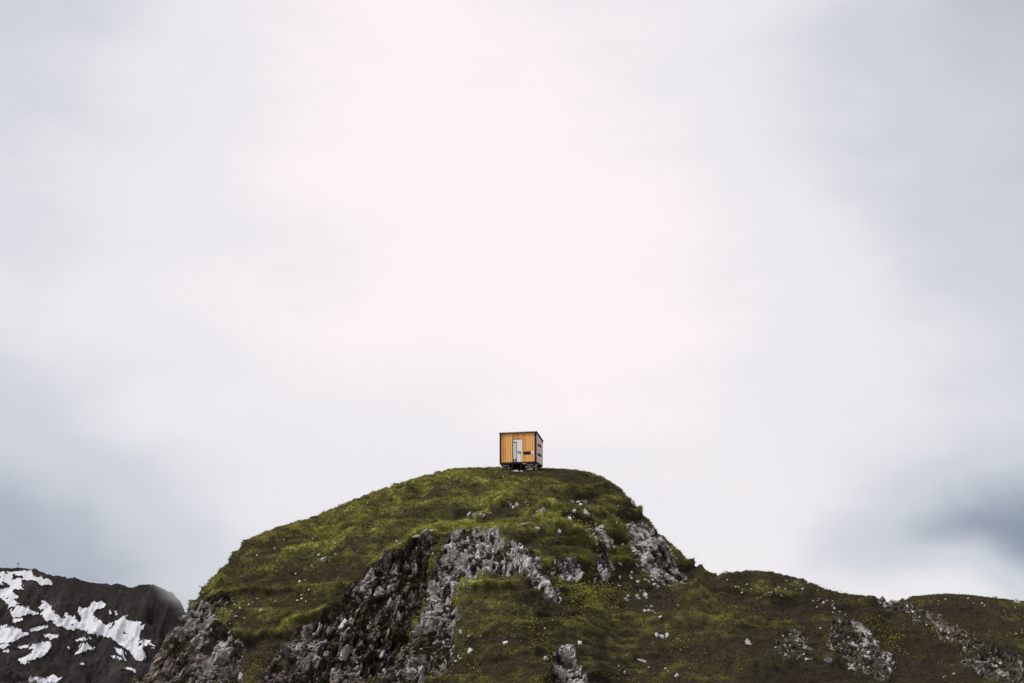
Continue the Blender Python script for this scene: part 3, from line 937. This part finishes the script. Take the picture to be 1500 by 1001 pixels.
# ------------------------------------------------------------------ the cabin
def wood(name, lo, hi, grain=1.0):
    m, nt, b = material(name)
    oi = nt.nodes.new('ShaderNodeObjectInfo')
    tcn = nt.nodes.new('ShaderNodeTexCoord')
    off = nt.nodes.new('ShaderNodeVectorMath'); off.operation = 'ADD'
    sc_ = nt.nodes.new('ShaderNodeVectorMath'); sc_.operation = 'SCALE'; sc_.inputs[0].default_value = (13, 7, 31)
    nt.links.new(oi.outputs['Random'], sc_.inputs['Scale'])
    nt.links.new(tcn.outputs['Object'], off.inputs[0]); nt.links.new(sc_.outputs[0], off.inputs[1])
    g = noise(nt, 14, 5, 0.65, vec=off.outputs[0], stretch=(1, 1, 0.07))
    kn = noise(nt, 5, 3, 0.5, vec=off.outputs[0], stretch=(1, 1, 0.4))
    f = mth(nt, 'ADD', mth(nt, 'MULTIPLY', g, 0.55), mth(nt, 'ADD', mth(nt, 'MULTIPLY', kn, 0.35), mth(nt, 'MULTIPLY', oi.outputs['Random'], 0.80)))
    c = ramp(nt, f, [(0.38, lo), (1.0, hi)])
    nt.links.new(c, b.inputs['Base Color'])
    b.inputs['Roughness'].default_value = 0.65
    bump(nt, b, g, 0.3, 0.004)
    return m


M_LARCH = wood("oiled_larch", (0.54, 0.17, 0.036), (0.95, 0.48, 0.165))
M_GREYW = wood("pale_larch", (0.86, 0.55, 0.38), (0.95, 0.78, 0.66))  # paler, pinker larch for the sides and back
M_DARK = simple("dark_steel", (0.020, 0.017, 0.016), 0.75, 0.2, var=0.2)
M_DARKW = simple("dark_stained_timber", (0.030, 0.024, 0.020), 0.8, 0.2, var=0.3, vs=10)
M_GALV = simple("galvanised_trim", (0.34, 0.37, 0.40), 0.5, 0.5, var=0.1)
M_WHITE = simple("white_paint", (0.85, 0.84, 0.83), 0.5, 0.4, var=0.05)
M_SIGN = simple("sign_white", (0.80, 0.79, 0.78), 0.5, 0.4)
M_VOID = simple("dark_glass", (0.012, 0.010, 0.010), 0.7, 0.1)
M_GLASS = simple("pale_pane", (0.62, 0.62, 0.62), 0.2, 0.5)  # pale colour stands in for the sky mirrored in the glass


def box(name, lo, hi, mat, parent, top=None, bev=0.0):
    """top: (z at low y, z at high y) for boards cut to the roof slope."""
    (x0, y0, z0), (x1, y1, z1) = lo, hi
    za, zb = top or (z1, z1)
    vs = [(x0, y0, z0), (x1, y0, z0), (x1, y1, z0), (x0, y1, z0), (x0, y0, za), (x1, y0, za), (x1, y1, zb), (x0, y1, zb)]
    fs = [(0, 3, 2, 1), (4, 5, 6, 7), (0, 1, 5, 4), (1, 2, 6, 5), (2, 3, 7, 6), (3, 0, 4, 7)]
    c = Vector(((x0 + x1) / 2, (y0 + y1) / 2, (z0 + (za + zb) / 2) / 2))
    o = mesh_obj(name, [Vector(v) - c for v in vs], fs, mat, parent=None)
    if bev:
        bm = bmesh.new(); bm.from_mesh(o.data)
        bmesh.ops.bevel(bm, geom=list(bm.edges), offset=bev, segments=1, affect='EDGES')
        bm.to_mesh(o.data); bm.free()
    o.location = c
    if parent is not None:
        o.parent = parent
        pc = PIVOT.get(parent.name)
        if pc is not None:
            o.location = c - pc
    PIVOT[o.name] = c
    return o


PIVOT = {}
W, D, HF, HB = 3.06, 2.35, 2.40, 1.98
CAB_Y = 114.6
corner = Vector(at(785.5, 676.2, CAB_Y))
RZ = RAD(-14)
cabin = bpy.data.objects.new("cabin", None)
COL.objects.link(cabin)
cabin.rotation_euler = (0, 0, RZ)
cabin.location = corner - Matrix.Rotation(RZ, 3, 'Z') @ Vector((W, 0, 0))
tag(cabin, "small orange larch-clad box cabin with dark corner trims standing on the hilltop", "cabin")


def roof_z(y):
    return HF + (HB - HF) * y / D


core = box("wall_core", (0.03, 0.03, 0.0), (W - 0.03, D - 0.03, 0), M_DARKW, cabin, top=(roof_z(0.03) - 0.02, roof_z(D - .03) - 0.02))
DX0, DX1, DZ1 = 1.10, 1.88, 1.88
x = 0.13
while x < W - 0.14:
    w_ = min(0.188, W - 0.13 - x)
    a0, a1 = x + 0.011, x + w_ - 0.011
    over_door = a1 > DX0 - 0.01 and a0 < DX1 + 0.01
    if not over_door:
        box("front_board", (a0, 0.0, 0.01), (a1, 0.028, HF - 0.03), M_LARCH, cabin)
    else:
        box("front_board", (a0, 0.0, DZ1 + 0.035), (a1, 0.028, HF - 0.03), M_LARCH, cabin)
        if a0 < DX0 - 0.05:
            box("front_board", (a0, 0.0, 0.01), (DX0 - 0.03, 0.028, DZ1 + 0.03), M_LARCH, cabin)
        if a1 > DX1 + 0.05:
            box("front_board", (DX1 + 0.03, 0.0, 0.01), (a1, 0.028, DZ1 + 0.03), M_LARCH, cabin)
    x += w_
y = 0.12
while y < D - 0.1:
    w_ = min(0.19, D - 0.1 - y)
    box("side_board", (W - 0.028, y + .004, 0.01), (W, y + w_ - .004, 0), M_GREYW, cabin, top=(roof_z(y) - 0.03, roof_z(y + w_) - 0.03))
    box("side_board", (0.0, y + .004, 0.01), (0.028, y + w_ - .004, 0), M_GREYW, cabin, top=(roof_z(y) - 0.03, roof_z(y + w_) - 0.03))
    y += w_
box("back_wall", (0.03, D - 0.028, 0.01), (W - 0.03, D, HB - 0.04), M_GREYW, cabin)
# corner trims
for x0, x1 in ((-0.012, 0.125), (W - 0.125, W + 0.012)):
    box("corner_trim", (x0, -0.012, -0.01), (x1, 0.115, 0), M_DARK, cabin, top=(HF - 0.005, roof_z(0.115) - 0.005))
    box("corner_trim", (x0, D - 0.095, -0.01), (x1, D + 0.012, 0), M_GALV, cabin, top=(roof_z(D - .095) - 0.005, HB - 0.01))
# door: a dark frame, a tall pane, a white leaf with a bar handle
dr = box("door", (DX0, 0.004, 0.02), (DX1, 0.024, DZ1), M_WHITE, cabin)
box("door_frame", (DX0 - 0.025, -0.010, 0.01), (DX0 + 0.02, 0.03, DZ1), M_DARKW, dr)
box("door_frame", (DX1 - 0.012, -0.010, 0.01), (DX1 + 0.025, 0.03, DZ1), M_LARCH, dr)
box("door_frame", (DX0 - 0.025, -0.010, DZ1 + .002), (DX1 + 0.025, 0.03, DZ1 + 0.03), M_DARKW, dr)
box("pane_frame", (DX0 + 0.035, -0.004, 1.60), (DX0 + 0.34, 0.014, 1.68), M_DARKW, dr)
box("pane_frame", (DX0 + 0.305, -0.004, 0.02), (DX0 + 0.34, 0.014, 1.598), M_DARKW, dr)
box("pane", (DX0 + 0.03, -0.002, 0.26), (DX0 + 0.302, 0.010, 1.595), M_GLASS, dr)
box("vent", (DX0 + 0.03, -0.004, 0.03), (DX0 + 0.302, 0.012, 0.24), M_VOID, dr)
box("notice", (DX0 + 0.11, -0.012, 0.04), (DX0 + 0.22, -0.006, 0.15), M_SIGN, dr)
box("handle", (DX0 + 0.37, -0.05, 0.83), (DX0 + 0.68, -0.015, 0.875), M_DARK, dr)
box("seam", (DX0 + 0.66, -0.004, 0.03), (DX0 + 0.675, 0.012, 0.83), M_DARKW, dr)
# slot windows and the small white sign
sw = box("slot_window", (1.985, -0.014, 0.60), (2.60, 0.030, 0.85), M_DARK, cabin)
box("pane", (2.02, -0.020, 0.635), (2.565, -0.015, 0.815), M_VOID, sw)
box("wall_sign", (2.635, -0.012, 0.65), (2.90, 0.0, 0.84), M_SIGN, cabin)
for zz in (0.60, 1.37):
    sw = box("slot_window", (W - 0.01, 0.50, zz), (W + 0.014, 1.80, zz + 0.19), M_DARK, cabin)
    box("pane", (W + 0.015, 0.55, zz + 0.03), (W + 0.020, 1.75, zz + 0.16), M_VOID, sw)
# corrugated roof
nx, ny = 21 * 8 + 1, 5
rv, rf = [], []
for s_ in (0, 1):
    for i in range(nx):
        xx = -0.07 + (W + 0.14) * i / (nx - 1)
        for j in range(ny):
            yy = -0.10 + (D + 0.22) * j / (ny - 1)
            rv.append((xx, yy, roof_z(yy) + 0.042 * math.cos(2 * math.pi * 21 * i / (nx - 1)) + 0.045 + (0 if s_ else -0.02)))
n1_ = nx * ny
for i in range(nx - 1):
    for j in range(ny - 1):
        a = i * ny + j
        rf.append((a + n1_, a + ny + n1_, a + ny + 1 + n1_, a + 1 + n1_))
        rf.append((a, a + 1, a + ny + 1, a + ny))
    for j in (0, ny - 1):
        a = i * ny + j
        rf.append((a, a + ny, a + ny + n1_, a + n1_))
for i in (0, nx - 1):
    for j in range(ny - 1):
        a = i * ny + j
        rf.append((a, a + 1, a + 1 + n1_, a + n1_))
roof = mesh_obj("roof", rv, rf, M_DARK, False, cabin)
for xa, xb in ((W + 0.014, W + 0.04), (-0.04, -0.014)):
    vs = [(xx, yy, roof_z(yy) + dz) for xx in (xa, xb) for yy in (-0.09, D + 0.1) for dz in (-0.05, 0.012)]
    mesh_obj("verge_trim", vs, [(0, 1, 3, 2), (4, 6, 7, 5), (0, 4, 5, 1), (2, 3, 7, 6), (1, 5, 7, 3), (0, 2, 6, 4)], M_DARK, False, cabin)
# floor frame and step
box("floor_beam", (0.0, 0.02, -0.15), (W, 0.16, -0.012), M_DARKW, cabin)
box("floor_beam", (0.0, D - 0.16, -0.15), (W, D - 0.02, -0.012), M_DARKW, cabin)
box("floor_beam", (W - 0.16, 0.165, -0.15), (W - 0.02, D - 0.165, -0.012), M_DARKW, cabin)
box("floor_beam", (0.02, 0.165, -0.15), (0.16, D - 0.165, -0.012), M_DARKW, cabin)
box("floor", (0.165, 0.165, -0.11), (W - 0.165, D - 0.165, -0.02), M_DARKW, cabin)
st = box("door_step", (0.98, -0.30, -0.13), (1.92, -0.02, -0.07), M_DARKW, cabin)
for xx in (1.05, 1.78):
    box("step_leg", (xx, -0.25, -0.55), (xx + 0.08, -0.10, -0.135), M_DARKW, st)
box("step_block", (1.95, -0.20, -0.20), (2.22, -0.02, -0.155), M_LARCH, cabin)

# dry-stone piers under the cabin
rot = Matrix.Rotation(RZ, 3, 'Z')


def surf_z(x, y, z0=40):
    best = None
    for o in SURF:
        ok_, loc, nor, _ = o.ray_cast(Vector((x, y, z0)), Vector((0, 0, -1)))
        if ok_ and (best is None or loc.z > best):
            best = loc.z
    return best


for (px_, py_, wd, lab) in ((0.42, 0.22, 0.75, "low pier of pale flat stones under the cabin corner farther from the slot windows"),
                            (2.58, 0.22, 0.95, "stacked white stone pier under the cabin corner below the small white sign"),
                            (0.45, 2.1, 0.7, "stone pier under the rear cabin corner away from the slot windows"),
                            (2.62, 2.1, 0.7, "stone pier under the rear cabin corner at the slot window side")):
    c_ = cabin.location + rot @ Vector((px_, py_, 0))
    zg = surf_z(c_.x, c_.y)
    pier = bpy.data.objects.new("stone_pier", None); COL.objects.link(pier)
    top = cabin.location.z - 0.15
    pier.location = (c_.x, c_.y, zg)
    pier.rotation_euler = (0, 0, RZ)
    tag(pier, lab, "stone pier", "dry-stone piers under the cabin")
    hgt = max(0.12, top - zg)
    nl = max(1, round(hgt / 0.19))
    for l in range(-1, nl):
        for q_ in range(4):
            sz_ = hgt / nl
            o = place_stone("stone", R.choice(STONES_PALE), (wd * (q_ / 3 - .5) * 0.8 + R.uniform(-.05, .05), R.uniform(-.08, .12), sz_ * (l + 0.5)),
                            (wd * R.uniform(.30, .42), 0.42, sz_ * 1.22), R.uniform(-.08, .08), R.uniform(-.3, .3), 0, pier)
boulder(756, 689.5, 13, 5, "flat pale stone lying in front of the cabin step")
boulder(764, 690, 6, 4, "small pale stone beside the flat stone by the cabin step")

# ------------------------------------------------------------------ summit cross on the far mountain
xc, yc = at(26, 835, MY)[0], MY
i_ = np.argmin((Pm[:, 0] - xc) ** 2 + (Pm[:, 1] - yc) ** 2)
zc = float(Pm[i_, 2])
cross = bpy.data.objects.new("summit_cross", None); COL.objects.link(cross)
cross.location = (xc, yc, zc)
tag(cross, "slender dark summit cross on top of the snowy far mountain", "cross")
box("post", (-0.20, -0.20, -0.8), (0.20, 0.20, 5.2), M_DARKW, cross)
box("beam", (-1.3, -0.17, 3.5), (1.3, 0.17, 3.9), M_DARKW, cross)

# ------------------------------------------------------------------ grass, flowers, small stones
rng = np.random.default_rng(3)
y_ok = (Vf[:, 1] > 84) & (Vf[:, 1] < 121)
up_, vp_ = to_px(Vd)
view = -Vd / np.linalg.norm(Vd, axis=1, keepdims=True)
facing = (NDf * view).sum(1)
cand = np.where(y_ok & ((rock < 0.55) | (dirt > 0.6)) & (up_ > -60) & (up_ < 1560) & (vp_ < 1040) & (facing > -0.25))[0]
NT, NBL = 190000, 5
area = np.linalg.norm(np.cross(tx.reshape(-1, 3), ty.reshape(-1, 3)), axis=1)[cand]
pick = cand[rng.choice(len(cand), NT, p=area / area.sum())]
base = Vd[pick] + rng.normal(0, 0.05, (NT, 3)) * np.array([1, 1, 0.2]) - NDf[pick] * 0.03
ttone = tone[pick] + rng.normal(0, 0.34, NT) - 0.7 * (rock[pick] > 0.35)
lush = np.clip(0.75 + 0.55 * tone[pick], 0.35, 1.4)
bb = np.repeat(base, NBL, 0) + rng.normal(0, 0.05, (NT * NBL, 3)) * np.array([1, 1, 0.15])
nn = np.repeat(NDf[pick], NBL, 0)
dirv = nn * 0.6 + np.array([0.12, -0.10, 0.62]) + rng.normal(0, 0.38, bb.shape)
dirv /= np.linalg.norm(dirv, axis=1, keepdims=True)
ln_ = (np.repeat(lush, NBL) * rng.uniform(0.06, 0.17, len(bb)))[:, None]
wv = np.cross(dirv, rng.normal(0, 1, bb.shape)); wv /= np.linalg.norm(wv, axis=1, keepdims=True)
wv *= rng.uniform(0.012, 0.026, (len(bb), 1))
tip = bb + dirv * ln_
GV = np.stack([bb - wv, bb + wv, tip], 1).reshape(-1, 3)
GFc = np.arange(len(GV)).reshape(-1, 3)
grass = mesh_obj("grass", GV, GFc, M_GRASS, False)
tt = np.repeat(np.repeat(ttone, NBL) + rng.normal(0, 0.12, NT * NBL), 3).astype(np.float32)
tt[2::3] += 0.26  # blade tips toned lighter, a highlight put into the colour
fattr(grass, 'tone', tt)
tag(grass, "short olive and brown alpine grass covering the hills", "grass", kind="stuff")

# yellow flowers in drifts
fl = 0.5 + 0.5 * fbm(Vf[cand] * 0.17, 3, 301)
pf = np.clip(fl - 0.50, 0, 1) ** 2 * area * np.where(vp_[cand] > 720, 1.0, 0.5) * np.where(Vf[cand, 0] > 8, 1.2, 1.0)
pf = pf * (rock[cand] < 0.3)
NFW = 4200
pk = cand[rng.choice(len(cand), NFW, p=pf / pf.sum())]
fc = Vd[pk] + np.array([0, -0.02, 0.16]) + rng.normal(0, 0.05, (NFW, 3))
sz_ = rng.uniform(0.018, 0.045, (NFW, 1))
off = np.array([(1, 0, 0), (0, -.6, .8), (-1, 0, 0), (0, .6, -.8), (0, -.5, -.3)])
FV = (fc[:, None] + off[None] * sz_[:, None]).reshape(-1, 3)
k5 = np.arange(NFW)[:, None] * 5
FFc = np.concatenate([k5 + np.array([[0, 1, 4]]), k5 + np.array([[1, 2, 4]]), k5 + np.array([[2, 3, 4]]), k5 + np.array([[3, 0, 4]])])
M_FLOWER = simple("yellow_petals", (0.62, 0.56, 0.04), 0.8, 0.1)
flw = mesh_obj("flowers", FV, FFc, M_FLOWER, False)
tag(flw, "tiny yellow flowers dotted in drifts through the grass", "flowers", kind="stuff")

# gravel: small pale stones everywhere in the turf
NS = 230
st_w = np.clip(0.5 + 0.5 * fbm(Vf[cand] * 0.35, 3, 401) - 0.48, 0, 1) ** 2 * area * np.where(vp_[cand] > 715, 1.0, 0.15)
pk = cand[rng.choice(len(cand), NS, p=st_w / st_w.sum())]
ico = bmesh.new(); bmesh.ops.create_icosphere(ico, subdivisions=1, radius=1.0)
iv_ = np.array([v.co[:] for v in ico.verts]); if_ = np.array([[v.index for v in f.verts] for f in ico.faces]); ico.free()
sc3 = rng.uniform(0.03, 0.10, (NS, 1, 1)) * rng.uniform(0.6, 1.3, (NS, 1, 3))
PV = (Vd[pk][:, None] + np.array([0, -0.03, 0.05]) + iv_[None] * sc3 * rng.uniform(0.75, 1.2, (NS, len(iv_), 1))).reshape(-1, 3)
PF = (np.arange(NS)[:, None, None] * len(iv_) + if_[None]).reshape(-1, 3)
peb = mesh_obj("gravel", PV, PF, M_PALE, False)
tag(peb, "small pale stones sprinkled through the grass of the hills", "gravel", kind="stuff")

# ------------------------------------------------------------------ a scrap of cloud clinging to the far ridge
def mist(u, v, Y, rx, ry, rzz, tilt, dens):
    p = at(u, v, Y)
    bm = bmesh.new(); bmesh.ops.create_icosphere(bm, subdivisions=3, radius=1.0)
    me = bpy.data.meshes.new("mist"); bm.to_mesh(me); bm.free()
    o = bpy.data.objects.new("mist", me); COL.objects.link(o)
    o.location = p; o.scale = (rx, ry, rzz); o.rotation_euler = (0, tilt, 0)
    m = bpy.data.materials.new("mist"); m.use_nodes = True
    nt = m.node_tree; nt.nodes.clear()
    out = nt.nodes.new('ShaderNodeOutputMaterial')
    pv = nt.nodes.new('ShaderNodeVolumePrincipled')
    pv.inputs['Color'].default_value = (0.97, 0.98, 1.0, 1); pv.inputs['Anisotropy'].default_value = 0.2
    tcn = nt.nodes.new('ShaderNodeTexCoord')
    ln = nt.nodes.new('ShaderNodeVectorMath'); ln.operation = 'LENGTH'
    nt.links.new(tcn.outputs['Object'], ln.inputs[0])
    fall = mth(nt, 'POWER', mth(nt, 'SUBTRACT', 1.0, ln.outputs['Value'], True), 1.6)
    nz = noise(nt, 1.6, 4, 0.6, vec=tcn.outputs['Object'])
    k = mth(nt, 'MULTIPLY', fall, mth(nt, 'MULTIPLY', mth(nt, 'SUBTRACT', nz, 0.30), 2.5, True))
    nt.links.new(mth(nt, 'MULTIPLY', k, dens), pv.inputs['Density'])
    nt.links.new(pv.outputs[0], out.inputs['Volume'])
    me.materials.append(m)
    tag(o, "scrap of white cloud clinging to the end of the snowy mountain ridge", "cloud", kind="stuff")
    return o


mist(262, 872, 1392, 36, 34, 18, RAD(40), 0.06)
mist(236, 860, 1402, 24, 20, 7, RAD(18), 0.05)
SC.cycles.volume_bounces = 8
